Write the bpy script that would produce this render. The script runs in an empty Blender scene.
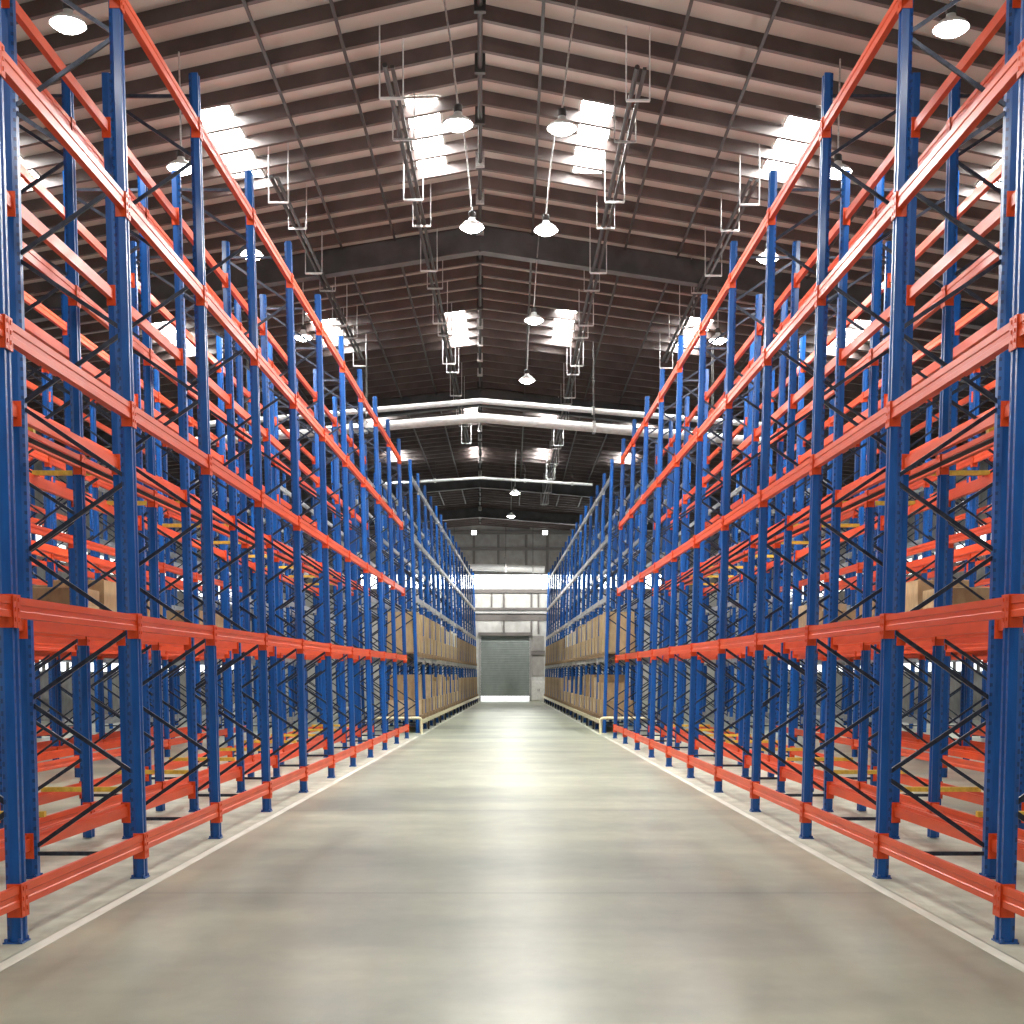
import bpy, math, random
from mathutils import Vector, Matrix
random.seed(7)
C = bpy.context.scene.collection
sc = bpy.context.scene

# ------------------------------------------------------------------ mesh helpers
class MB:
    def __init__(self): self.v = []; self.f = []; self.sm = []
    def add(self, vs, fs, smooth=False):
        b = len(self.v); self.v += [tuple(p) for p in vs]
        for q in fs: self.f.append([b + i for i in q]); self.sm.append(smooth)
        return self
    def box(self, x0, x1, y0, y1, z0, z1):
        vs = [(x, y, z) for z in (z0, z1) for y in (y0, y1) for x in (x0, x1)]
        return self.add(vs, [(0, 2, 3, 1), (4, 5, 7, 6), (0, 1, 5, 4), (2, 6, 7, 3), (0, 4, 6, 2), (1, 3, 7, 5)])
    def prism(self, prof, a, b, axis):
        """closed profile pushed from a to b along axis ('x','y','z'); the profile holds the two other coordinates in order"""
        n = len(prof); vs = []
        for t in (a, b):
            for (p, q) in prof:
                vs.append({'x': (t, p, q), 'y': (p, t, q), 'z': (p, q, t)}[axis])
        fs = [(i, (i + 1) % n, n + (i + 1) % n, n + i) for i in range(n)]
        fs += [tuple(range(n - 1, -1, -1)), tuple(range(n, 2 * n))]
        return self.add(vs, fs)
    def bar(self, p, q, w, t, up=(0, 1, 0)):
        p = Vector(p); q = Vector(q); d = (q - p).normalized(); u = Vector(up)
        if abs(d.dot(u)) > .95: u = Vector((1, 0, 0))
        a = d.cross(u).normalized(); b = a.cross(d).normalized()
        vs = []
        for e in (p, q):
            for (i, j) in ((-1, -1), (1, -1), (1, 1), (-1, 1)): vs.append(e + a * (w / 2 * i) + b * (t / 2 * j))
        return self.add(vs, [(0, 1, 5, 4), (1, 2, 6, 5), (2, 3, 7, 6), (3, 0, 4, 7), (3, 2, 1, 0), (4, 5, 6, 7)])
    def tube(self, pts, r, n=10):
        pts = [Vector(p) for p in pts]; rings = []
        for i, p in enumerate(pts):
            d0 = (pts[i] - pts[i - 1]).normalized() if i else None
            d1 = (pts[i + 1] - pts[i]).normalized() if i < len(pts) - 1 else None
            d = (d0 or d1) if (d0 is None or d1 is None) else (d0 + d1).normalized()
            u = Vector((0, 0, 1)) if abs(d.z) < .9 else Vector((0, 1, 0))
            a = d.cross(u).normalized(); b = a.cross(d).normalized()
            rr = r / max(.5, (d.dot(d0) if d0 and d1 else 1))
            rings.append([p + a * (rr * math.cos(2 * math.pi * k / n)) + b * (rr * math.sin(2 * math.pi * k / n)) for k in range(n)])
        vs = [v for g in rings for v in g]; fs = []
        for i in range(len(rings) - 1):
            for k in range(n): fs.append((i * n + k, i * n + (k + 1) % n, (i + 1) * n + (k + 1) % n, (i + 1) * n + k))
        self.add(vs, fs, True)
        m = (len(rings) - 1) * n
        self.add([v for v in rings[0]], [tuple(range(n - 1, -1, -1))]); self.add(rings[-1], [tuple(range(n))])
        return self
    def lathe(self, prof, n=24, cx=0, cy=0):
        vs = []; fs = []
        for (r, z) in prof:
            for k in range(n): vs.append((cx + r * math.cos(2 * math.pi * k / n), cy + r * math.sin(2 * math.pi * k / n), z))
        for i in range(len(prof) - 1):
            for k in range(n): fs.append((i * n + k, i * n + (k + 1) % n, (i + 1) * n + (k + 1) % n, (i + 1) * n + k))
        return self.add(vs, fs, True)
    def mesh(self, name, mat, fn=None):
        import bmesh
        vs = [fn(*p) for p in self.v] if fn else self.v
        m = bpy.data.meshes.new(name); m.from_pydata(vs, [], self.f)
        for p, s in zip(m.polygons, self.sm): p.use_smooth = s
        bm = bmesh.new(); bm.from_mesh(m); bmesh.ops.recalc_face_normals(bm, faces=bm.faces); bm.to_mesh(m); bm.free()
        if mat: m.materials.append(mat)
        return m

def link(name, data, parent=None, loc=(0, 0, 0)):
    o = bpy.data.objects.new(name, data); C.objects.link(o)
    o.location = loc
    if parent: o.parent = parent
    return o
def tag(o, label, cat, group=None):
    o['label'] = label; o['category'] = cat
    if group: o['group'] = group
    return o
def thing(name, label, cat, loc=(0, 0, 0), group=None):
    return tag(link(name, None, None, loc), label, cat, group)
def struct(name, mb, mat, parent=None, loc=(0, 0, 0), fn=None):
    o = link(name, mb.mesh(name, mat, fn), parent, loc)
    if not parent: o['kind'] = 'structure'
    return o
ORD = ['first', 'second', 'third', 'fourth', 'fifth', 'sixth', 'seventh', 'eighth', 'ninth', 'tenth', 'eleventh', 'twelfth', 'thirteenth', 'fourteenth', 'fifteenth', 'sixteenth']

# ------------------------------------------------------------------ materials
def mat(name, col, rough=.5, metal=0., spec=.5, emit=None, estr=0., coat=0.):
    m = bpy.data.materials.new(name); m.use_nodes = True
    b = m.node_tree.nodes['Principled BSDF']
    b.inputs['Base Color'].default_value = (*col, 1); b.inputs['Roughness'].default_value = rough
    b.inputs['Metallic'].default_value = metal; b.inputs['Specular IOR Level'].default_value = spec
    b.inputs['Coat Weight'].default_value = coat; b.inputs['Coat Roughness'].default_value = .15
    if emit: b.inputs['Emission Color'].default_value = (*emit, 1); b.inputs['Emission Strength'].default_value = estr
    return m
def noisy(m, c0, c1, scale=(1, 1, 1), detail=4, lo=.35, hi=.65, nscale=5., bump=0., coord='Object'):
    """colour of the material itself varies between c0 and c1 (wear, dust, batch)"""
    nt = m.node_tree; N = nt.nodes; L = nt.links; b = N['Principled BSDF']
    tc = N.new('ShaderNodeTexCoord'); mp = N.new('ShaderNodeMapping'); mp.inputs['Scale'].default_value = scale
    nz = N.new('ShaderNodeTexNoise'); nz.inputs['Scale'].default_value = nscale; nz.inputs['Detail'].default_value = detail
    cr = N.new('ShaderNodeValToRGB'); cr.color_ramp.elements[0].position = lo; cr.color_ramp.elements[1].position = hi
    cr.color_ramp.elements[0].color = (*c0, 1); cr.color_ramp.elements[1].color = (*c1, 1)
    L.new(tc.outputs[coord], mp.inputs['Vector']); L.new(mp.outputs[0], nz.inputs['Vector'])
    L.new(nz.outputs['Fac'], cr.inputs[0]); L.new(cr.outputs[0], b.inputs['Base Color'])
    if bump:
        bp = N.new('ShaderNodeBump'); bp.inputs['Strength'].default_value = bump
        L.new(nz.outputs['Fac'], bp.inputs['Height']); L.new(bp.outputs[0], b.inputs['Normal'])
    return m

def post_material(name, c0, c1):
    """painted upright: two columns of dark slots punched along the front face"""
    m = noisy(mat(name, c0, .36, .0, .35, coat=.12), c0, c1, (6, 6, 1.2), 5, .3, .7, 3.)
    nt = m.node_tree; N = nt.nodes; L = nt.links; b = N['Principled BSDF']
    tc = N.new('ShaderNodeTexCoord'); sx = N.new('ShaderNodeSeparateXYZ'); L.new(tc.outputs['Object'], sx.inputs[0])
    def M(op, a, bb=None):
        n = N.new('ShaderNodeMath'); n.operation = op
        for i, q in enumerate((a, bb)):
            if q is None: continue
            if isinstance(q, (int, float)): n.inputs[i].default_value = q
            else: L.new(q, n.inputs[i])
        return n.outputs[0]
    zz = M('FRACT', M('DIVIDE', sx.outputs['Z'], .075))
    zin = M('LESS_THAN', zz, .38)
    ya = M('ABSOLUTE', M('SUBTRACT', M('ABSOLUTE', sx.outputs['Y']), .034))
    yin = M('LESS_THAN', ya, .0065)
    hole = M('MULTIPLY', zin, yin)
    mx = N.new('ShaderNodeMix'); mx.data_type = 'RGBA'
    cr = [n for n in N if n.bl_idname == 'ShaderNodeValToRGB'][0]
    L.new(hole, mx.inputs[0]); L.new(cr.outputs[0], mx.inputs[6]); mx.inputs[7].default_value = (.003, .038, .15, 1)
    L.new(mx.outputs[2], b.inputs['Base Color'])
    return m

M_BLUE = post_material('blue_paint', (.002, .060, .250), (.004, .090, .350))
M_BLUE_SIDE = noisy(mat('blue_paint_plain', (.012, .085, .31), .32, .1, .6), (.010, .070, .260), (.014, .098, .345), (5, 5, 1), 4)
M_ORANGE = noisy(mat('orange_paint', (.74, .085, .022), .42, .0, .35, coat=.08), (.60, .062, .014), (.74, .090, .020), (4, .7, 4), 4, .3, .7, 3.)
M_SILVER = noisy(mat('silver_beam_paint', (.42, .42, .42), .35, .4), (.36, .36, .37), (.50, .50, .49), (3, .6, 3), 3)
M_BRACE = noisy(mat('dark_brace_steel', (.025, .032, .05), .35, .5), (.018, .024, .040), (.040, .048, .070), (4, 4, 4), 3)
M_YELLOW = noisy(mat('yellow_paint', (.70, .46, .05), .4), (.58, .37, .04), (.76, .52, .07), (4, 4, 4), 3)
M_CREAM = noisy(mat('cream_guard_paint', (.72, .66, .42), .4), (.62, .56, .34), (.78, .73, .50), (5, 5, 5), 3)
M_SHEET = noisy(mat('roof_sheet', (.42, .38, .345), .7), (.37, .335, .305), (.47, .43, .395), (.6, .25, 1), 4, .3, .7, 2.)
M_PURLIN = noisy(mat('purlin_primer', (.075, .052, .047), .6), (.062, .043, .039), (.092, .066, .060), (.4, .4, .4), 3)
M_RAFTER = noisy(mat('rafter_grey', (.065, .062, .062), .55), (.052, .050, .050), (.082, .078, .077), (.5, .5, .5), 3)
M_PIPE = noisy(mat('white_pipe_paint', (.52, .52, .51), .4), (.46, .46, .45), (.58, .58, .57), (1.5, 4, 4), 3)
M_PIPE_BRIGHT = noisy(mat('bright_pipe_paint', (.8, .8, .78), .4), (.76, .76, .74), (.84, .84, .82), (1.5, 4, 4), 3)
M_GALV = noisy(mat('galvanised_steel', (.45, .44, .42), .4, .6), (.36, .35, .34), (.58, .57, .55), (6, 6, 6), 3)
M_DARK = mat('dark_steel', (.035, .031, .029), .6, .2)
M_BLACK = mat('black_pipe', (.008, .008, .009), .6)
M_LAMP = mat('lamp_shade_white', (.72, .72, .70), .3)
M_LENS = mat('lamp_lens', (.9, .9, .9), .3, emit=(1, .97, .92), estr=60)
M_SKY = mat('skylight_panel', (.9, .9, .9), .4, emit=(.97, 1, .98), estr=110)
M_WIN = mat('clerestory_pane', (.9, .9, .9), .4, emit=(.97, .99, 1), estr=11)
M_SIDEWIN = mat('side_wall_pane', (.9, .9, .9), .4, emit=(.95, .99, 1), estr=2.6)
M_FLOOD = mat('flood_lamp_glass', (.9, .9, .9), .3, emit=(1, 1, 1), estr=12)
M_WALLP = noisy(mat('wall_panel', (.33, .315, .29), .65), (.29, .275, .255), (.37, .355, .33), (.6, .6, .5), 3)
M_WALLW = noisy(mat('wall_panel_white', (.60, .60, .57), .6), (.54, .54, .51), (.66, .66, .63), (.6, .6, .5), 3)
M_GIRT = mat('wall_girt', (.17, .155, .145), .6)
M_WHITE = noisy(mat('white_enamel', (.75, .74, .71), .5), (.70, .69, .66), (.80, .79, .76), (2, 2, 2), 2)
M_SLAT = noisy(mat('roller_door_slats', (.24, .265, .255), .45, .1), (.22, .255, .235), (.25, .285, .265), (.8, 1, .5), 3)
M_KRAFT = [noisy(mat('kraft_board_' + n, c, .75), tuple(q * .9 for q in c), tuple(min(1, q * 1.12) for q in c), (2, 2, 1), 4)
           for n, c in (('tan', (.40, .285, .150)), ('brown', (.32, .215, .11)), ('pale', (.50, .385, .235)), ('bleached', (.66, .63, .56)))]
M_TAPE = mat('packing_tape', (.46, .34, .18), .25)
M_WOOD = noisy(mat('pallet_wood', (.26, .17, .09), .8), (.20, .125, .065), (.33, .225, .125), (1, 8, 8), 4)

def floor_material():
    m = bpy.data.materials.new('polished_concrete'); m.use_nodes = True
    nt = m.node_tree; N = nt.nodes; L = nt.links; b = N['Principled BSDF']
    tc = N.new('ShaderNodeTexCoord')
    def noise(scale, ns, det, rough=.55):
        mp = N.new('ShaderNodeMapping'); mp.inputs['Scale'].default_value = scale
        L.new(tc.outputs['Object'], mp.inputs['Vector'])
        nz = N.new('ShaderNodeTexNoise'); nz.inputs['Scale'].default_value = ns; nz.inputs['Detail'].default_value = det
        nz.inputs['Roughness'].default_value = rough; L.new(mp.outputs[0], nz.inputs['Vector']); return nz.outputs['Fac']
    def ramp(f, p0, c0, p1, c1):
        r = N.new('ShaderNodeValToRGB'); r.color_ramp.elements[0].position = p0; r.color_ramp.elements[1].position = p1
        r.color_ramp.elements[0].color = (*c0, 1); r.color_ramp.elements[1].color = (*c1, 1); L.new(f, r.inputs[0]); return r.outputs[0]
    def mix(kind, fac, a, c):
        x = N.new('ShaderNodeMix'); x.data_type = 'RGBA'; x.blend_type = kind
        if isinstance(fac, (int, float)): x.inputs[0].default_value = fac
        else: L.new(fac, x.inputs[0])
        L.new(a, x.inputs[6]); L.new(c, x.inputs[7]); return x.outputs[2]
    big = ramp(noise((.28, .5, 1), 1.0, 4, .5), .28, (.275, .298, .232), .70, (.535, .552, .415))
    mid = ramp(noise((1.0, .6, 1), 1.3, 5, .6), .25, (.78, .79, .80), .75, (1.08, 1.07, 1.04))
    fine = ramp(noise((2, 1.2, 1), 2.5, 4, .6), .2, (.88, .88, .88), .8, (1.08, 1.08, 1.08))
    streak = ramp(noise((.26, .9, 1), 1.2, 4, .55), .32, (.80, .81, .81), .68, (1.08, 1.07, 1.05))
    col = mix('MULTIPLY', 1., mix('MULTIPLY', 1., mix('MULTIPLY', 1., big, mid), fine), streak)
    # sawn joints across the aisle and the slightly worn band round each of them
    sx = N.new('ShaderNodeSeparateXYZ'); L.new(tc.outputs['Object'], sx.inputs[0])
    def M(op, a, bb):
        n = N.new('ShaderNodeMath'); n.operation = op
        for i, q in enumerate((a, bb)):
            if isinstance(q, (int, float)): n.inputs[i].default_value = q
            elif q is not None: L.new(q, n.inputs[i])
        return n.outputs[0]
    d = M('ABSOLUTE', M('SUBTRACT', M('FRACT', M('DIVIDE', M('ADD', sx.outputs['Y'], -9.5 + 2.875 + 57.5), 5.75), None), .5), None)
    jt = ramp(d, .0012, (.55, .55, .55), .0035, (1, 1, 1)); col = mix('MULTIPLY', 1., col, jt)
    band = ramp(d, .0, (.84, .85, .86), .09, (1, 1, 1)); col = mix('MULTIPLY', 1., col, band)
    L.new(col, b.inputs['Base Color'])
    b.inputs['Roughness'].default_value = .3
    b.inputs['Specular IOR Level'].default_value = .42
    return m
M_FLOOR = floor_material()
M_LINE = noisy(mat('worn_floor_paint', (.62, .60, .52), .5), (.58, .59, .50), (.84, .84, .75), (3, .7, 1), 6, .40, .75, 2.)
M_BAY_FLOOR = noisy(mat('bare_slab_under_racks', (.47, .45, .39), .5), (.40, .415, .325), (.57, .585, .47), (.8, .6, 1), 4)

# ------------------------------------------------------------------ camera
F, HZ, CX = 1300., 674., 511.
EYE = 1.6
cam = bpy.data.cameras.new('camera'); cam.sensor_width = 36; cam.lens = 36 * F / 1024
cam.shift_x = (512 - CX) / 1024; cam.shift_y = (HZ - 512) / 1024; cam.clip_end = 300
co = bpy.data.objects.new('camera', cam); C.objects.link(co)
co.location = (0, 0, EYE); co.rotation_euler = (math.pi / 2, 0, 0); sc.camera = co

# ------------------------------------------------------------------ the hall
XW, YB, YF = 16., 77., -14.
ZR, SL, SK = 10.5, .035, .36            # ridge height, roof fall, skew of the purlins away from square
RX = -31 / F                            # the ridge drifts gently across the aisle
ridge = lambda y: RX * y
roof_z = lambda x, y: ZR - SL * abs(x - ridge(y))

fl = MB(); fl.box(-XW, XW, YF, YB, -.2, 0); struct('floor', fl, M_FLOOR)

ce = MB()
ys = [YF, YB]
vs = []
for y in ys: vs += [(-XW, y, roof_z(-XW, y)), (ridge(y), y, ZR), (XW, y, roof_z(XW, y))]
vs += [(x, y, z + .12) for (x, y, z) in vs]
ce.add(vs, [(0, 1, 4, 3), (1, 2, 5, 4), (6, 9, 10, 7), (7, 10, 11, 8), (0, 3, 9, 6), (2, 8, 11, 5), (0, 6, 7, 1), (1, 7, 8, 2), (3, 4, 10, 9), (4, 5, 11, 10)])
struct('ceiling', ce, M_SHEET)

def side_line(y0, side, off, xmax=XW - .05):
    """from the ridge at y0 out to the eave, following the skewed purlin line"""
    x0 = ridge(y0); x1 = side * xmax
    n = abs(x1 - x0); y1 = y0 + SK * n
    if y1 > YB - .05: n = (YB - .05 - y0) / SK; x1 = x0 + side * n; y1 = y0 + SK * n
    return (x0, y0, ZR - off), (x1, y1, ZR - SL * n - off)

y = 9.6; k = 0
while y < YB - .6:
    m = MB()
    for side in (-1, 1):
        a, b = side_line(y, side, .102)
        m.bar(a, b, .205, .014, up=(0, 0, 1)) if False else m.bar(a, b, .016, .2, up=(0, 0, 1))
        a2 = (a[0], a[1] + .03, a[2] - .1); b2 = (b[0], b[1] + .03, b[2] - .1)
        m.bar(a2, b2, .075, .014, up=(0, 0, 1))
    struct('roof_purlin', m, M_PURLIN); y += .85
for y in (11.2, 25.2, 39.6, 57.0, 67.8):
    m = MB()
    for side in (-1, 1):
        a, b = side_line(y, side, .47)
        m.bar(a, b, .02, .5, up=(0, 0, 1))
        a2 = (a[0], a[1], a[2] - .25); b2 = (b[0], b[1], b[2] - .25)
        m.bar(a2, b2, .24, .03, up=(0, 0, 1))
    struct('roof_rafter', m, M_RAFTER)

# skylights: translucent sheets set into the roof between the purlins
wn = 1
sky_rows = ((21.4, 2.9), (33.0, 3.2), (43.6, 2.8), (51.4, 2.6))
for (yc, ln) in sky_rows:
    for xc, wd in ((-8.6, .9), (-4.65, .66), (-1.38, .54), (1.34, .54), (4.65, .66), (8.6, .9)):
        if (yc > 40 and abs(xc) > 8): continue
        p = MB(); fr = MB()
        def Q(x, y, dz): return (x, y, roof_z(x, y) - dz)
        x0, x1, y0, y1 = xc - wd / 2, xc + wd / 2, yc - ln / 2, yc + ln / 2
        p.add([Q(x0, y0, .012), Q(x1, y0, .012), Q(x1, y1, .012), Q(x0, y1, .012), Q(x0, y0, .002), Q(x1, y0, .002), Q(x1, y1, .002), Q(x0, y1, .002)],
              [(0, 3, 2, 1), (4, 5, 6, 7), (0, 1, 5, 4), (1, 2, 6, 5), (2, 3, 7, 6), (3, 0, 4, 7)])
        o = struct('window_%d' % wn, p, M_SKY); wn += 1
        for (a, b) in (((x0, y0), (x0, y1)), ((x1, y0), (x1, y1)), ((x0, y0), (x1, y0)), ((x0, y1), (x1, y1))):
            fr.bar(Q(a[0], a[1], .02), Q(b[0], b[1], .02), .04, .03, up=(0, 0, 1))
        struct('window_frame', fr, M_GALV, o)

# end wall with its clerestory and the roller door
DX0, DX1, DTOP, DGAP = -1.84, 1.14, 3.86, .34
WZ0, WZ1 = 6.62, 7.52
wb = MB()
wb.box(-XW, DX0, YB, YB + .25, 0, WZ0); wb.box(DX1, XW, YB, YB + .25, 0, WZ0); wb.box(DX0, DX1, YB, YB + .25, DTOP, WZ0)
struct('wall_back', wb, M_WALLW)
wu = MB(); wu.box(-XW, XW, YB, YB + .25, WZ1, ZR + .1); wu.box(-XW, -9, YB, YB + .25, WZ0, WZ1); wu.box(9, XW, YB, YB + .25, WZ0, WZ1)
struct('wall_back_upper', wu, M_WALLP)
w = MB(); w.box(-9, 9, YB + .06, YB + .1, WZ0, WZ1); w1 = struct('window_%d' % wn, w, M_WIN); wn += 1
w = MB()
for x in [-9 + i * 1.8 for i in range(11)]: w.box(x - .02, x + .02, YB + .02, YB + .055, WZ0, WZ1)
w.box(-9, 9, YB + .005, YB + .055, WZ0, WZ0 + .06); w.box(-9, 9, YB + .005, YB + .055, WZ1 - .06, WZ1)
struct('window_frame', w, M_PIPE, w1)
tn = 1
def trim(mb, m):
    global tn
    o = struct('trim_%d' % tn, mb, m); tn += 1; return o
for z, h, m in ((9.98, .22, M_GIRT), (9.0, .16, M_GIRT), (6.5, .2, M_GIRT), (5.46, .12, M_GIRT), (5.24, .12, M_PIPE)):
    g = MB(); g.box(-XW + .05, XW - .05, YB - .14, YB - .005, z - h / 2, z + h / 2); trim(g, m)
for x in (-5.6, -3.9, -2.2, -.75, .9, 2.15, 3.8, 5.5):
    g = MB(); g.box(x - .07, x + .07, YB - .1, YB - .005, WZ1 + .05, 8.9); g.box(x - .07, x + .07, YB - .1, YB - .005, 9.1, 9.85); trim(g, M_GIRT)
for x, z0, z1 in ((-1.15, 5.55, 6.38), (-.42, 3.95, 6.38), (1.2, 3.95, 6.38), (1.62, 3.95, 6.38)):
    g = MB(); g.box(x - .05, x + .05, YB - .1, YB - .005, z0, 5.15) if z0 < 5 else None
    g.box(x - .05, x + .05, YB - .1, YB - .005, 5.54, z1); trim(g, M_GIRT)
g = MB(); g.box(-XW + .05, XW - .05, YB - .04, YB - .005, 4.75, 5.14); trim(g, M_GIRT)
# roller door: ribbed slats, side guides, head box; it stands a hand's breadth open on the daylight
d = MB(); z = DGAP; n = 34; st = (DTOP - DGAP) / n
prof = []
for i in range(n): prof += [(YB + .05, z + i * st), (YB + .04, z + (i + .5) * st)]
prof += [(YB + .05, DTOP), (YB + .09, DTOP), (YB + .09, DGAP)]
d.prism(prof, DX0 + .06, DX1 - .06, 'x'); dr = struct('door_1', d, M_SLAT)
g = MB(); g.box(DX0 - .04, DX0 + .06, YB - .06, YB + .0, 0, DTOP); struct('door_guide', g, M_GALV, dr)
g = MB(); g.box(DX1 - .06, DX1 + .04, YB - .06, YB + .0, 0, DTOP); struct('door_guide', g, M_GALV, dr)
g = MB(); g.box(DX0 - .1, DX1 + .1, YB - .2, YB - .005, DTOP, DTOP + .2); struct('door_head_box', g, M_GIRT, dr)
g = MB(); g.box(DX0 + .06, DX1 - .06, YB + .03, YB + .08, DGAP - .05, DGAP); struct('door_bottom_bar', g, M_GALV, dr)
# bright yard beyond the door
g = MB(); g.box(-9, 9, YB + .3, YB + 14, -.2, -.01); struct('ground_outside', g, mat('yard_concrete', (.75, .74, .7), .8))
# panels right of the door
for x0, x1, z0, z1, m in ((1.22, 1.95, 3.0, 3.85, M_WALLP), (1.22, 1.95, 1.5, 2.7, M_WALLP)):
    g = MB(); g.box(x0, x1, YB - .05, YB - .005, z0, z1); trim(g, m)
g = MB(); g.box(1.2, 2.0, YB - .12, YB - .005, 2.72, 2.98); trim(g, M_GIRT)

for nm, sx in (('left', -1), ('right', 1)):
    g = MB()
    a, b = sorted((sx * XW, sx * (XW + .25)))
    bands = ((1.7, 2.9), (5.6, 6.7)); zz = 0
    for (z0, z1) in bands: g.box(a, b, YF, YB, zz, z0); zz = z1
    g.box(a, b, YF, YB, zz, 10.06); struct('wall_' + nm, g, M_WALLP)
    for (z0, z1) in bands:
        p = MB(); a2, b2 = sorted((sx * (XW + .06), sx * (XW + .1))); p.box(a2, b2, YF, YB, z0, z1)
        o = struct('window_%d' % wn, p, M_SIDEWIN); wn += 1
        p = MB(); a2, b2 = sorted((sx * (XW + .01), sx * (XW + .055)))
        yy = YF + 1
        while yy < YB: p.box(a2, b2, yy - .12, yy + .12, z0, z1); yy += 2.4
        struct('window_frame', p, M_GIRT, o)
g = MB(); g.box(-XW, XW, YF - .25, YF, 0, ZR); struct('wall_front', g, M_WALLW)

# ------------------------------------------------------------------ rack geometry
TAP, LEAN = .0148, .0287                 # the two sides close in slightly; the uprights lean a little outwards
face = lambda y: 3.018 - TAP * y
BAY = 2.454
LV = [.28, 2.0, 3.66, 5.30, 6.93]; BH = .125; TOP = 7.44
PW, PD = .10, .09                        # upright: width along the aisle, depth
Y0 = 7.76
BACK0 = 35.4
DEPTH = {1: .93, 2: .95, 3: .9, 4: .9, 5: .9, 6: .9}
OFF = {1: 0, 2: 1.24, 3: 3.9, 4: 5.14, 5: 7.9, 6: 9.14}

def mapper(s): return lambda u, v, h: (s * (u - TAP * v + LEAN * h), v, h)
meshes = {}
def get(key, build, m, s):
    k = (key, m.name, s)
    if k not in meshes: meshes[k] = build().mesh(key[0], m, mapper(s))
    return meshes[k]

def post_prof(front, D):
    p = [(0, -.05), (0, -.022), (.014, -.014), (.014, .014), (0, .022), (0, .05), (.055, .05), (.09, .030), (.09, -.030), (.055, -.05)]
    return p if front else [(D - u, v) for (u, v) in p]
def b_post(front, D):
    return lambda: MB().prism(post_prof(front, D), .01, TOP, 'z')
def b_foot(front, D):
    u0, u1 = (-.012, .105) if front else (D - .105, D + .012)
    def f():
        m = MB(); m.box(u0, u1, -.066, .066, 0, .009)
        for du in (.018, .099):
            for v in (-.057, .057): m.lathe([(0, .03), (.010, .03), (.012, .026), (.012, .009)], 8, u0 + du, v)
        return m
    return f
NP = 12; H0, H1 = .22, 7.2
def brace_pts(i, D):
    a, b = .085, D - .085
    z0 = H0 + (H1 - H0) * i / NP; z1 = H0 + (H1 - H0) * (i + 1) / NP
    return ((a, 0, z0 + .03), (b, 0, z1 - .03)) if i % 2 else ((b, 0, z0 + .03), (a, 0, z1 - .03))
def b_brace(i, D):
    return lambda: MB().bar(*brace_pts(i, D), .032, .022)
def b_hbrace(z, D):
    return lambda: MB().bar((.085, 0, z), (D - .085, 0, z), .032, .024)
def b_bracing(D):
    def f():
        m = MB()
        for i in range(NP): m.bar(*brace_pts(i, D), .032, .022)
        for z in (H0 - .03, H1 + .03): m.bar((.085, 0, z), (D - .085, 0, z), .032, .024)
        return m
    return f
def beam_prof(front, D, z):
    h = BH / 2
    p = [(0, -h), (0, -.024), (.007, -.018), (.007, .012), (0, .018), (0, h), (.032, h), (.032, h - .03), (.052, h - .03), (.052, -h)]
    return [((u if front else D - u), z + q) for (u, q) in p]
def b_beam(front, D, z, con):
    def f():
        m = MB().prism(beam_prof(front, D, z), PW / 2 + .007, BAY - PW / 2 - .007, 'y')
        if con:
            for e in (0, 1): conn(m, front, D, z, e)
        return m
    return f
def conn(m, front, D, z, e):
    """hook plate: a cheek against the side of the upright and a flange over its front"""
    zt, zb = z + BH / 2 + .012, z - BH / 2 - .062
    def U(a, b):
        a, b = (a, b) if front else (D - b, D - a)
        return a, b
    def V(a, b): return (a, b) if e == 0 else (BAY - b, BAY - a)
    u = U(-.012, .075); v = V(PW / 2 + .0015, PW / 2 + .0065); m.box(*u, *v, zb, zt)
    u = U(-.012, -.002); v = V(.002, PW / 2 + .0065); m.box(*u, *v, zb, zt)
    for q in (.03, .09, .15):
        u = U(-.017, -.012); v = V(.018, .032); m.box(*u, *v, zt - q - .012, zt - q + .012)
def b_conn(front, D, z, e):
    def f():
        m = MB(); conn(m, front, D, z, e); return m
    return f

def add_frame(root, D, s, v, fine):
    for fr in (True, False):
        p = link('post', get(('post', fr, D), b_post(fr, D), M_BLUE, s), root, (s * -TAP * v, v, 0))
        if fine: link('foot_plate', get(('foot_plate', fr, D), b_foot(fr, D), M_BLUE_SIDE, s), p)
    if fine:
        for i in range(NP): link('diagonal_brace', get(('diagonal_brace', i, D), b_brace(i, D), M_BRACE, s), root, (s * -TAP * v, v, 0))
        for z in (H0 - .03, H1 + .03): link('horizontal_brace', get(('horizontal_brace', z, D), b_hbrace(z, D), M_BRACE, s), root, (s * -TAP * v, v, 0))
    else:
        link('bracing', get(('bracing', D), b_bracing(D), M_BRACE, s), root, (s * -TAP * v, v, 0))

def rack_bay(s, row, y, beam_mat, fine, last, label, group, levels=LV, bars=()):
    D = DEPTH[row]
    root = thing('rack_bay', label, 'rack bay', (s * (face(y) + OFF[row]), y, 0), group)
    add_frame(root, D, s, 0, fine)
    if last: add_frame(root, D, s, BAY, fine)
    for z in levels:
        for fr in (True, False):
            b = link('beam', get(('beam', fr, D, z, not fine), b_beam(fr, D, z, not fine), beam_mat, s), root)
            if fine:
                for e in (0, 1): link('beam_connector', get(('beam_connector', fr, D, z, e), b_conn(fr, D, z, e), beam_mat, s), b)
    for z in bars:
        for v in (.5,):
            f = lambda v=v, z=z: MB().box(.0, D, BAY * v - .03, BAY * v + .03, z + BH / 2 + .001, z + BH / 2 + .05)
            o = link('support_bar', get(('support_bar', D, z, v), f, M_YELLOW, s), root); o['label'] = 'yellow support bar laid across two beams'
    return root

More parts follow.
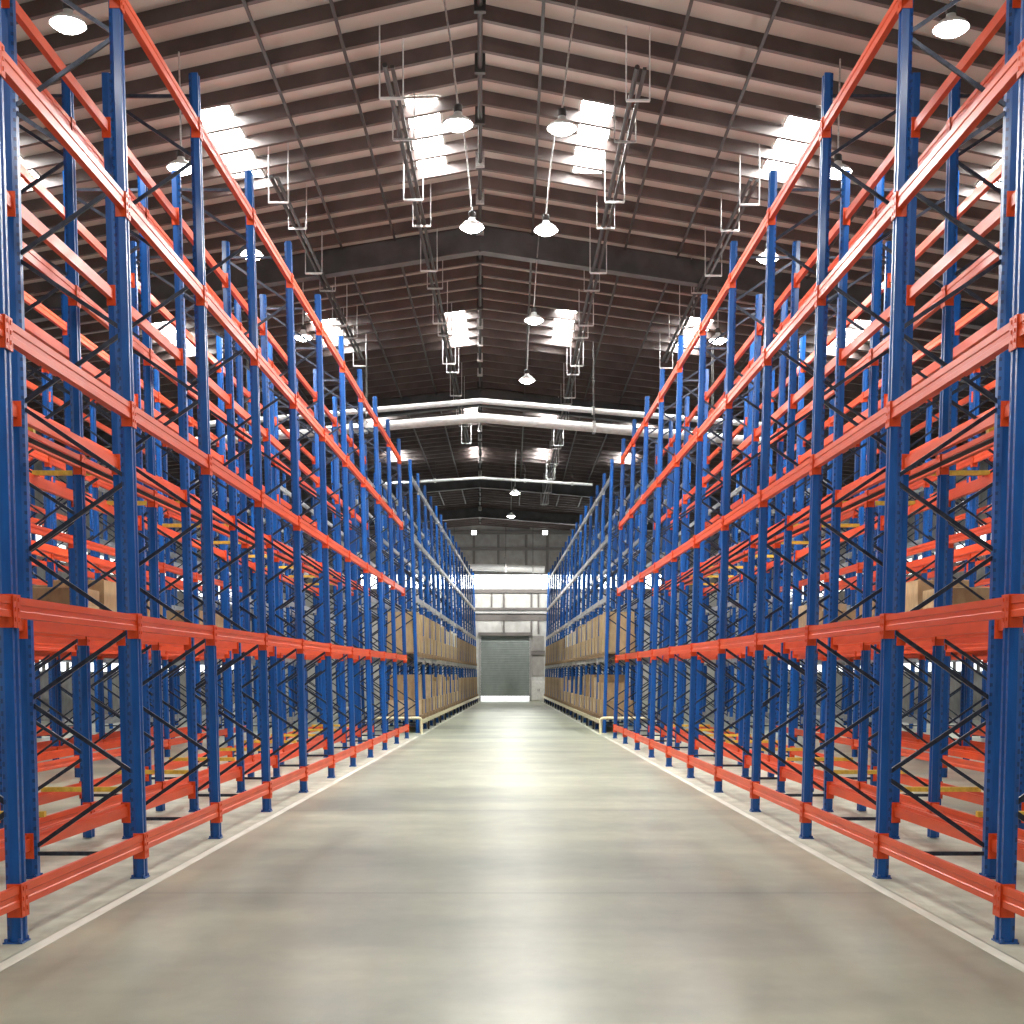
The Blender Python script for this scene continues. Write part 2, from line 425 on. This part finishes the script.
SIDE = {-1: 'left', 1: 'right'}
ROWN = {3: 'third', 4: 'fourth', 5: 'fifth', 6: 'sixth'}
for s in (-1, 1):
    sd = SIDE[s]
    for i, k in enumerate(range(-1, 10)):
        nth = 'cut by the frame edge' if k < 0 else '%s from the camera' % ORD[k]
        rack_bay(s, 1, Y0 + BAY * k, M_ORANGE, True, k == 9, 'empty orange-beamed rack bay fronting the %s of the aisle, %s' % (sd, nth), 'orange rack bays fronting the %s of the aisle' % sd)
    for k in range(0, 10):
        rack_bay(s, 2, Y0 + BAY * k, M_ORANGE, False, k == 9, 'orange-beamed rack bay with yellow bars, second row on the %s, %s from the camera' % (sd, ORD[k]), 'orange rack bays in the second row on the %s' % sd, bars=(LV[0], LV[2]))
    for row, k0, n in ((3, 3, 7), (4, 4, 7), (5, 7, 6), (6, 8, 6)):
        for i, k in enumerate(range(k0, 10)):
            rack_bay(s, row, Y0 + BAY * k, M_ORANGE, False, k == 9, 'orange-beamed rack bay in the %s row on the %s, %s in view' % (ROWN[row], sd, ORD[i]), 'orange rack bays in the %s row on the %s' % (ROWN[row], sd))
        for k in range(n):
            rack_bay(s, row, BACK0 + BAY * k, M_SILVER, False, k == n - 1, 'grey-beamed far rack bay in the %s row on the %s, %s beyond the gap' % (ROWN[row], sd, ORD[k]), 'grey rack bays in the %s row on the %s' % (ROWN[row], sd))
    for k in range(16):
        rack_bay(s, 1, BACK0 + BAY * k, M_SILVER, k < 4, k == 15, 'grey-beamed rack bay holding cartons on the %s, %s beyond the cross gap' % (sd, ORD[k]), 'grey carton rack bays on the %s' % sd)
    for k in range(11):
        rack_bay(s, 2, BACK0 + BAY * k, M_SILVER, False, k == 10, 'grey-beamed rack bay behind the carton racks on the %s, %s beyond the gap' % (sd, ORD[k]), 'grey rack bays behind the carton racks on the %s' % sd)

# paint line along the feet of the racks and the bare slab under them
for s in (-1, 1):
    g = MB()
    for (y0, y1, a, b) in ((-2, 33.2, .09, .17), (34.2, 74.5, .12, .2)):
        q = [(s * (face(y0) - b), y0), (s * (face(y0) - a), y0), (s * (face(y1) - a), y1), (s * (face(y1) - b), y1)]
        g.prism(q, .0005, .002, 'z')
    trim(g, M_LINE)
    g = MB()
    q = [(s * (face(-2) - .07), -2), (s * (face(-2) + 2.5), -2), (s * (face(33.2) + 2.5), 33.2), (s * (face(33.2) - .07), 33.2)]
    g.prism(q, .0001, .0004, 'z'); trim(g, M_BAY_FLOOR)

# ------------------------------------------------------------------ pallets and cartons in the far racks
def carton_mesh(w, d, h, m, i):
    mb = MB(); c = .006
    prof = [(-w / 2 + c, 0), (w / 2 - c, 0), (w / 2, c), (w / 2, h - c), (w / 2 - c, h), (.004, h), (.002, h - .006), (-.002, h - .006), (-.004, h), (-w / 2 + c, h), (-w / 2, h - c), (-w / 2, c)]
    # the profile runs across the aisle face; its top has the seam where the flaps meet
    mb.prism([(p, q) for (p, q) in prof], -d / 2, d / 2, 'x')
    return mb.mesh('carton', m)
def tape_mesh(w, d, h):
    mb = MB()
    mb.box(-d / 2 - .003, d / 2 + .003, -.03, .03, h + .0005, h + .002)
    for sx in (-1, 1):
        a, b = sorted((sx * (d / 2 + .001), sx * (d / 2 + .003))); mb.box(a, b, -.03, .03, h * .72, h + .002)
    return mb.mesh('tape', M_TAPE)
def pallet_mesh():
    mb = MB(); w, d = 1.08, .94
    for i in range(6):
        y = -w / 2 + i * (w - .13) / 5; mb.box(-d / 2, d / 2, y, y + .13, .108, .13)
    for x in (-d / 2, -.05, d / 2 - .1):
        mb.box(x, x + .1, -w / 2, w / 2, .0865, .1075)
        for y in (-w / 2, -.06, w / 2 - .12): mb.box(x, x + .1, y, y + .12, .022, .086)
        mb.box(x, x + .1, -w / 2, w / 2, 0, .0215)
    return mb.mesh('pallet', M_WOOD)
PAL = pallet_mesh()
sizes = {}
def carton(w, d, h, mi, loc, label, group, tape):
    k = (w, d, h, mi)
    if k not in sizes: sizes[k] = (carton_mesh(w, d, h, M_KRAFT[mi], 0), tape_mesh(w, d, h))
    o = tag(link('carton', sizes[k][0], None, loc), label, 'carton', group)
    if tape: link('packing_tape', sizes[k][1], o)
    return o
POS = ['near', 'far']
for s in (-1, 1):
    sd = SIDE[s]
    for k in range(16):
        for li, z in enumerate((LV[0], LV[1])):
            zb = z + BH / 2 + .002; shelf = ('bottom', 'upper')[li]
            for pi in (0, 1):
                v = .62 + 1.2 * pi
                yy = BACK0 + BAY * k + v
                xx = s * (face(yy) + .43 + LEAN * z)
                tag(link('pallet', PAL, None, (xx, yy, zb)), 'wooden pallet under cartons, %s %s shelf, %s bay, %s half' % (sd, shelf, ORD[k], POS[pi]), 'pallet', 'pallets under the cartons on the %s' % sd)
                zt = zb + .132; grp = 'cartons on the %s shelf of the %s far rack' % (shelf, sd)
                if k < 8:
                    hl = (.40, .5)[li]
                    for ci in (0, 1):
                        cy = yy - .262 + .524 * ci
                        which = ('nearest', 'second', 'third', 'last')[pi * 2 + ci]
                        lab = '%s carton, %s layer, %s in %s bay, %s shelf, %s far rack'
                        mi = random.choice((0, 0, 1, 0) if li else (0, 1, 2, 1))
                        carton(.51, .84, hl, mi, (xx, cy, zt), lab % ('brown', 'lower', which, ORD[k], shelf, sd), grp, k < 4)
                        gone = (k, pi, ci) in {(0, 1, 0), (2, 0, 1), (4, 1, 1), (7, 0, 0)} if li else random.random() < .5
                        if not gone:
                            mi = (3 if (li and 5 <= k <= 7 and ci) else random.choice((0, 0, 2, 1)))
                            hh = (random.choice((.48, .62, .7)) if not li else (.6 if k < 3 else random.choice((.5, .6))))
                            ww = .5 if li else random.choice((.24, .34))
                            carton(ww, .8, hh, mi, (xx, cy, zt + hl + .003), lab % (('brown', 'brown', 'pale', 'white')[mi], 'top', which, ORD[k], shelf, sd), grp, k < 4)
                else:
                    carton(1.0, .84, .95, random.choice((0, 1)), (xx, yy, zt), 'large brown carton, %s half of %s bay, %s shelf, %s far rack' % (POS[pi], ORD[k], shelf, sd), grp, False)

for s in (-1, 1):
    for row, k, b in ((3, 5, 'third'), (3, 6, 'fourth'), (3, 8, 'sixth'), (4, 6, 'third'), (4, 8, 'fifth')):
        for pi in (0, 1):
            yy = Y0 + BAY * k + .62 + 1.2 * pi; z = LV[1]; zb = z + BH / 2 + .002
            xx = s * (face(yy) + OFF[row] + .45 + LEAN * z)
            w_ = '%s half, %s bay, %s row, %s' % (POS[pi], b, ROWN[row], SIDE[s])
            tag(link('pallet', PAL, None, (xx, yy, zb)), 'wooden pallet in the deep orange racks, ' + w_, 'pallet', 'pallets in the deep orange rows')
            carton(1.0, .84, random.choice((.75, .95)), random.choice((0, 1, 2)), (xx, yy, zb + .132), 'large carton in the deep orange racks, ' + w_, 'cartons in the deep orange rows', False)
# ------------------------------------------------------------------ crossing pipes, trays, rods
def pipe_pair(y, z, r, half, sl, name, label, paint=None):
    o = thing(name, label, 'pipe', (ridge(y), y, z))
    link('pipe_run', MB().tube([(-half, 0, -sl * half), (0, 0, 0), (half, 0, -sl * half)], r, 12).mesh('pipe_run', paint or M_PIPE), o)
    for x in (-half * .82, -half * .4, half * .4, half * .82):
        zz = -sl * abs(x)
        top = roof_z(ridge(y) + x, y) - z - .02
        link('pipe_clamp', MB().box(x - .04, x + .04, -r - .02, r + .02, zz - r - .02, zz + r + .02).mesh('pipe_clamp', M_GALV), o)
        link('hanger_rod', MB().tube([(x, 0, zz + r + .02), (x, 0, top)], .014, 6).mesh('hanger_rod', M_DARK), o)
    return o
pipe_pair(34.0, 8.74, .075, 7.4, .085, 'hanging_pipe', 'thin white pipe crossing under the roof just above the thicker pipe')
pipe_pair(33.8, 8.26, .125, 7.4, .085, 'hanging_pipe', 'thick white pipe crossing the aisle below the thinner one')
pipe_pair(53.2, 9.62, .06, 4.6, .06, 'hanging_pipe', 'grey pipe crossing under the dark far roof')
o = pipe_pair(75.5, 7.8, .2, 3.75, .035, 'hanging_pipe', 'stout white pipe bridging the far end of the aisle above the bright window', M_PIPE_BRIGHT)

def tray(x_of, zd, y0, y1, label, group, step=1.9):
    """pipe carried on U-shaped trapeze hangers under the roof"""
    xm = x_of(y0); o = thing('hanging_tray', label, 'service pipe', (xm, y0, 0), group)
    P = lambda y, dx=0, dz=0: (x_of(y) - xm + dx, y - y0, roof_z(x_of(y), y) - zd + dz)
    link('pipe_run', MB().tube([P(y0), P(y1)], .035, 8).mesh('pipe_run', M_DARK), o)
    link('cable_channel', MB().bar(P(y0, .1, -.02), P(y1, .1, -.02), .05, .04, up=(0, 0, 1)).mesh('cable_channel', M_DARK), o)
    y = y0 + .4; i = 0
    while y < y1 - .2:
        m = MB(); w = .11; e = .05 if i % 2 else .27
        for dx in (-w, w + .1): m.tube([P(y, dx, -e), (P(y, dx)[0], y - y0, roof_z(x_of(y) + dx, y) - .01)], .01, 6)
        m.bar(P(y, -w, -e), P(y, w + .1, -e), .035, .03, up=(0, 0, 1))
        link('trapeze_hanger', m.mesh('trapeze_hanger', M_PIPE if i % 2 == 0 else M_GALV), o)
        y += step; i += 1
    return o
for s in (-1, 1):
    sd = SIDE[s]
    tray(lambda y: s * (1.75 - .004 * y), .75, 17.3, 46 if s < 0 else 62, 'service pipe on white U hangers beside the inner skylights, %s of the ridge' % sd, 'service pipes under the roof')
    tray(lambda y: s * (3.9 - .001 * y), .75, 21, 33.2, 'service pipe on white U hangers beside the outer skylights, %s of the ridge' % sd, 'service pipes under the roof')
o = thing('ridge_conduit', 'dark clamped conduit running along under the ridge', 'conduit', (ridge(14), 14, 0))
P = lambda y, dx=0, dz=0: (ridge(y) - ridge(14) + dx, y - 14, ZR - .32 + dz)
link('conduit_run', MB().tube([P(14), P(74)], .035, 8).mesh('conduit_run', M_DARK), o)
yy = 15.
while yy < 74:
    link('conduit_clamp', MB().box(P(yy)[0] - .075, P(yy)[0] + .075, yy - 14 - .04, yy - 14 + .04, ZR - .4, ZR - .05).mesh('conduit_clamp', M_GALV if int(yy) % 2 else M_DARK), o); yy += 1.7
for x, nm in ((-6.3, 'outer left'), (-3.4, 'middle left'), (-2.3, 'inner left'), (.42, 'nearest the ridge'), (2.3, 'inner right'), (3.4, 'middle right'), (6.3, 'outer right')):
    m = MB(); y0, y1 = 12.5, 66
    m.bar((x, y0, roof_z(x, y0) - .235), (x, y1, roof_z(x, y1) - .235), .045, .02, up=(0, 0, 1))
    tag(link('hanging_tie_rod', m.mesh('tie_rod', M_DARK)), 'thin dark tie strip running along under the purlins, %s' % nm, 'tie rod', 'tie strips under the roof')
for s in (-1, 1):
    m = MB(); xx = lambda y: s * (face(y) + 1.05 + LEAN * 3.5)
    m.tube([(xx(8.2), 8.2, 3.55), (xx(32), 32, 3.55)], .022, 8)
    o = thing('hanging_rack_pipe', 'long black pipe in the gap between the first two rack rows on the %s' % SIDE[s], 'pipe', (0, 0, 0))
    link('pipe_run', m.mesh('pipe_run', M_BLACK), o)

# ------------------------------------------------------------------ pendant high-bay lamps
LZ = 8.55
lamp_shade = MB().lathe([(.03, .15), (.05, .145), (.06, .10), (.11, .075), (.165, .035), (.195, -.01), (.187, -.01), (.158, .03), (.10, .066), (.0, .072)], 28).mesh('shade', M_LAMP)
lamp_house = MB().lathe([(0, .24), (.045, .24), (.055, .225), (.055, .15), (.03, .145)], 20).mesh('housing', M_DARK)
lamp_lens = MB().lathe([(0, -.085), (.07, -.078), (.13, -.05), (.178, -.012), (.12, .03), (0, .04)], 24).mesh('lens', M_LENS)
def spot(w):
    l = bpy.data.lights.new('high_bay_or_fill', 'SPOT'); l.energy = w; l.shadow_soft_size = .18; l.color = (1, .975, .93)
    l.spot_size = math.radians(168); l.spot_blend = .35; return l
pl = spot(300); pl_near = spot(300); fill_far = spot(240); fill_wall = spot(1150)
fill_up = bpy.data.lights.new('omni_fill', 'POINT'); fill_up.energy = 75; fill_up.shadow_soft_size = .18; fill_up.color = (1, .985, .96)  # added omni fill that lifts the roof and the upper end wall
def light(d, x, y, parent=None, z=0):
    l = bpy.data.objects.new('lamp_or_fill_light', d); C.objects.link(l); l.location = (x, y, z); l.parent = parent; return l
def lamp(x, y, label, tilt=0., lit=True, z=LZ):
    o = thing('pendant_lamp', label, 'lamp', (x, y, z), 'high bay lamps')
    link('shade', lamp_shade, o); link('housing', lamp_house, o); link('lens', lamp_lens, o)
    top = roof_z(x + tilt, y) - z - .21
    link('cord', MB().tube([(0, 0, .23), (tilt * .45, 0, .3 + (top - .3) * .5), (tilt, 0, top)], .012, 6).mesh('cord', M_GALV), o)
    if lit:
        light(pl, 0, 0, o, -.3)
        if y < 36: light(fill_up, 0, 0, o, -.3)
    return o
def at(px, py, z=LZ):
    y = F * (z - EYE) / (HZ - py); return (px - CX) / F * y, y
for px, py, lab, t in (
        (562, 128, 'white dome lamp beside the right inner skylight, nearest in the centre line', .2),
        (546, 230, 'second lamp down the centre line, just right of the ridge', .16),
        (534, 320, 'third lamp down the centre line, beside the farther right skylight', .1),
        (527, 380, 'fourth lamp down the centre line, above the crossing pipes', .08),
        (515, 493, 'small far lamp hanging under the dark roof below the pipes', .05),
        (511, 516, 'farthest small lamp, just over the end wall', .03),
        (458, 124, 'white dome lamp beside the left inner skylight', -.2),
        (472, 227, 'lamp just left of the ridge, beyond the left inner skylight', -.16),
        (68, 24, 'big bright lamp above the left racks near the top corner', -.03),
        (181, 168, 'lamp above the left racks, second back from the top corner', -.03),
        (252, 255, 'lamp above the left racks, third back from the top corner', -.03),
        (951, 28, 'big bright lamp above the right racks near the top corner', .03),
        (838, 172, 'lamp above the right racks, second back from the top corner', .03),
        (768, 258, 'lamp above the right racks, third back from the top corner', .03),
        (303, 337, 'small lamp above the left racks, fourth back from the corner', 0),
        (718, 340, 'small lamp above the right racks, fourth back from the corner', 0)):
    x, y = at(px, py); lamp(x, y, lab, t, py < 400)
# added lights without fixtures, carrying the lamp lines over and behind the camera
for y in (10.5, 5.5, .5, -5):
    for x in ((0,) if y > 10 else (-4.6, 0, 4.6)): light(pl_near, x, y, None, LZ - .3); light(fill_up, x, y, None, LZ - .3)
for y in (38, 47, 58):
    for x in (-5, 5): light(fill_far, x, y, None, LZ - .3)  # added fill over the far racks, no fixture hangs there
for x in (-3.6, 0, 3.6): light(fill_wall, x, 72.8, None, LZ - .3); light(fill_up, x, 71.5, None, LZ - .3)  # added fill to brighten the end wall, not a lamp of the hall
# ------------------------------------------------------------------ small things
for s in (-1, 1):
    yg = BACK0 - .55; xf = face(yg) - .1
    o = thing('rack_guard', 'cream hoop guard on the floor before the %s carton rack' % SIDE[s], 'guard', (s * xf, yg, 0))
    w = 1.35; hgt = .42
    pts = [(0, 0, .012), (0, 0, hgt - .07), (s * .02, 0, hgt - .02), (s * .07, 0, hgt), (s * (w - .07), 0, hgt), (s * (w - .02), 0, hgt - .02), (s * w, 0, hgt - .07), (s * w, 0, .012)]
    link('hoop', MB().tube(pts, .038, 10).mesh('hoop', M_CREAM), o)
    for x in (0, s * w):
        link('base_plate', MB().box(x - .08, x + .08, -.08, .08, 0, .012).mesh('base_plate', M_CREAM), o)
    yk0, yk1 = BACK0 - .2, BACK0 + BAY * 16 + .1
    m = MB(); fx = lambda y: s * (face(y) - .07)
    m.bar((fx(yk0), yk0, .30), (fx(yk1), yk1, .30), .05, .10, up=(0, 0, 1))
    o = thing('rack_guard_rail', 'pale low guard rail along the foot of the %s carton rack' % SIDE[s], 'guard rail')
    link('rail', m.mesh('rail', M_CREAM), o)
    y = yk0 + .05; i = 0
    while y < yk1:
        link('stub_post', MB().box(fx(y) - .022, fx(y) + .022, y - .03, y + .03, 0, .249).mesh('stub_post', M_DARK), o); y += 2.5
o = thing('storage_cabinet', 'white cabinet standing on the floor right of the roller door', 'cabinet', (1.62, YB - .5, 0))
link('cabinet_body', MB().box(-.4, .4, -.26, .26, .06, 1.2).box(-.36, .36, -.22, .22, 0, .06).mesh('cabinet_body', M_WHITE), o)
for sx in (-1, 1):
    a, b = sorted((sx * .008, sx * .385))
    dd = link('cabinet_door', MB().box(a, b, -.278, -.262, .1, 1.17).mesh('cabinet_door', M_WHITE), o)
    a, b = sorted((sx * .03, sx * .05)); link('handle', MB().box(a, b, -.3, -.279, .58, .74).mesh('handle', M_DARK), dd)
for px, nm in ((474, 'left'), (545, 'right')):
    x = (px - CX) / F * YB; z = EYE + (HZ - 533) / F * YB
    o = thing('wall_flood_lamp', 'small bright flood lamp high on the end wall, %s one of two' % nm, 'lamp', (x, YB, z), 'flood lamps on the end wall')
    link('lamp_box', MB().box(-.17, .17, -.2, -.02, -.15, .15).mesh('lamp_box', M_DARK), o)
    link('lamp_glass', MB().box(-.14, .14, -.215, -.201, -.12, .12).mesh('lamp_glass', M_FLOOD), o)
    link('bracket', MB().box(-.03, .03, -.02, -.001, -.2, .2).mesh('bracket', M_GALV), o)

# ------------------------------------------------------------------ world and view
w = bpy.data.worlds.new('world'); sc.world = w; w.use_nodes = True
bg = w.node_tree.nodes['Background']; bg.inputs['Color'].default_value = (.93, .97, 1, 1); bg.inputs['Strength'].default_value = 4.0
sc.view_settings.view_transform = 'Standard'; sc.view_settings.look = 'None'
sc.view_settings.exposure = -0.38; sc.view_settings.gamma = 1; sc.view_settings.use_curve_mapping = False
try:
    sc.cycles.use_denoising = True
    sc.cycles.max_bounces = 8; sc.cycles.diffuse_bounces = 5; sc.cycles.sample_clamp_indirect = 6
except Exception: pass
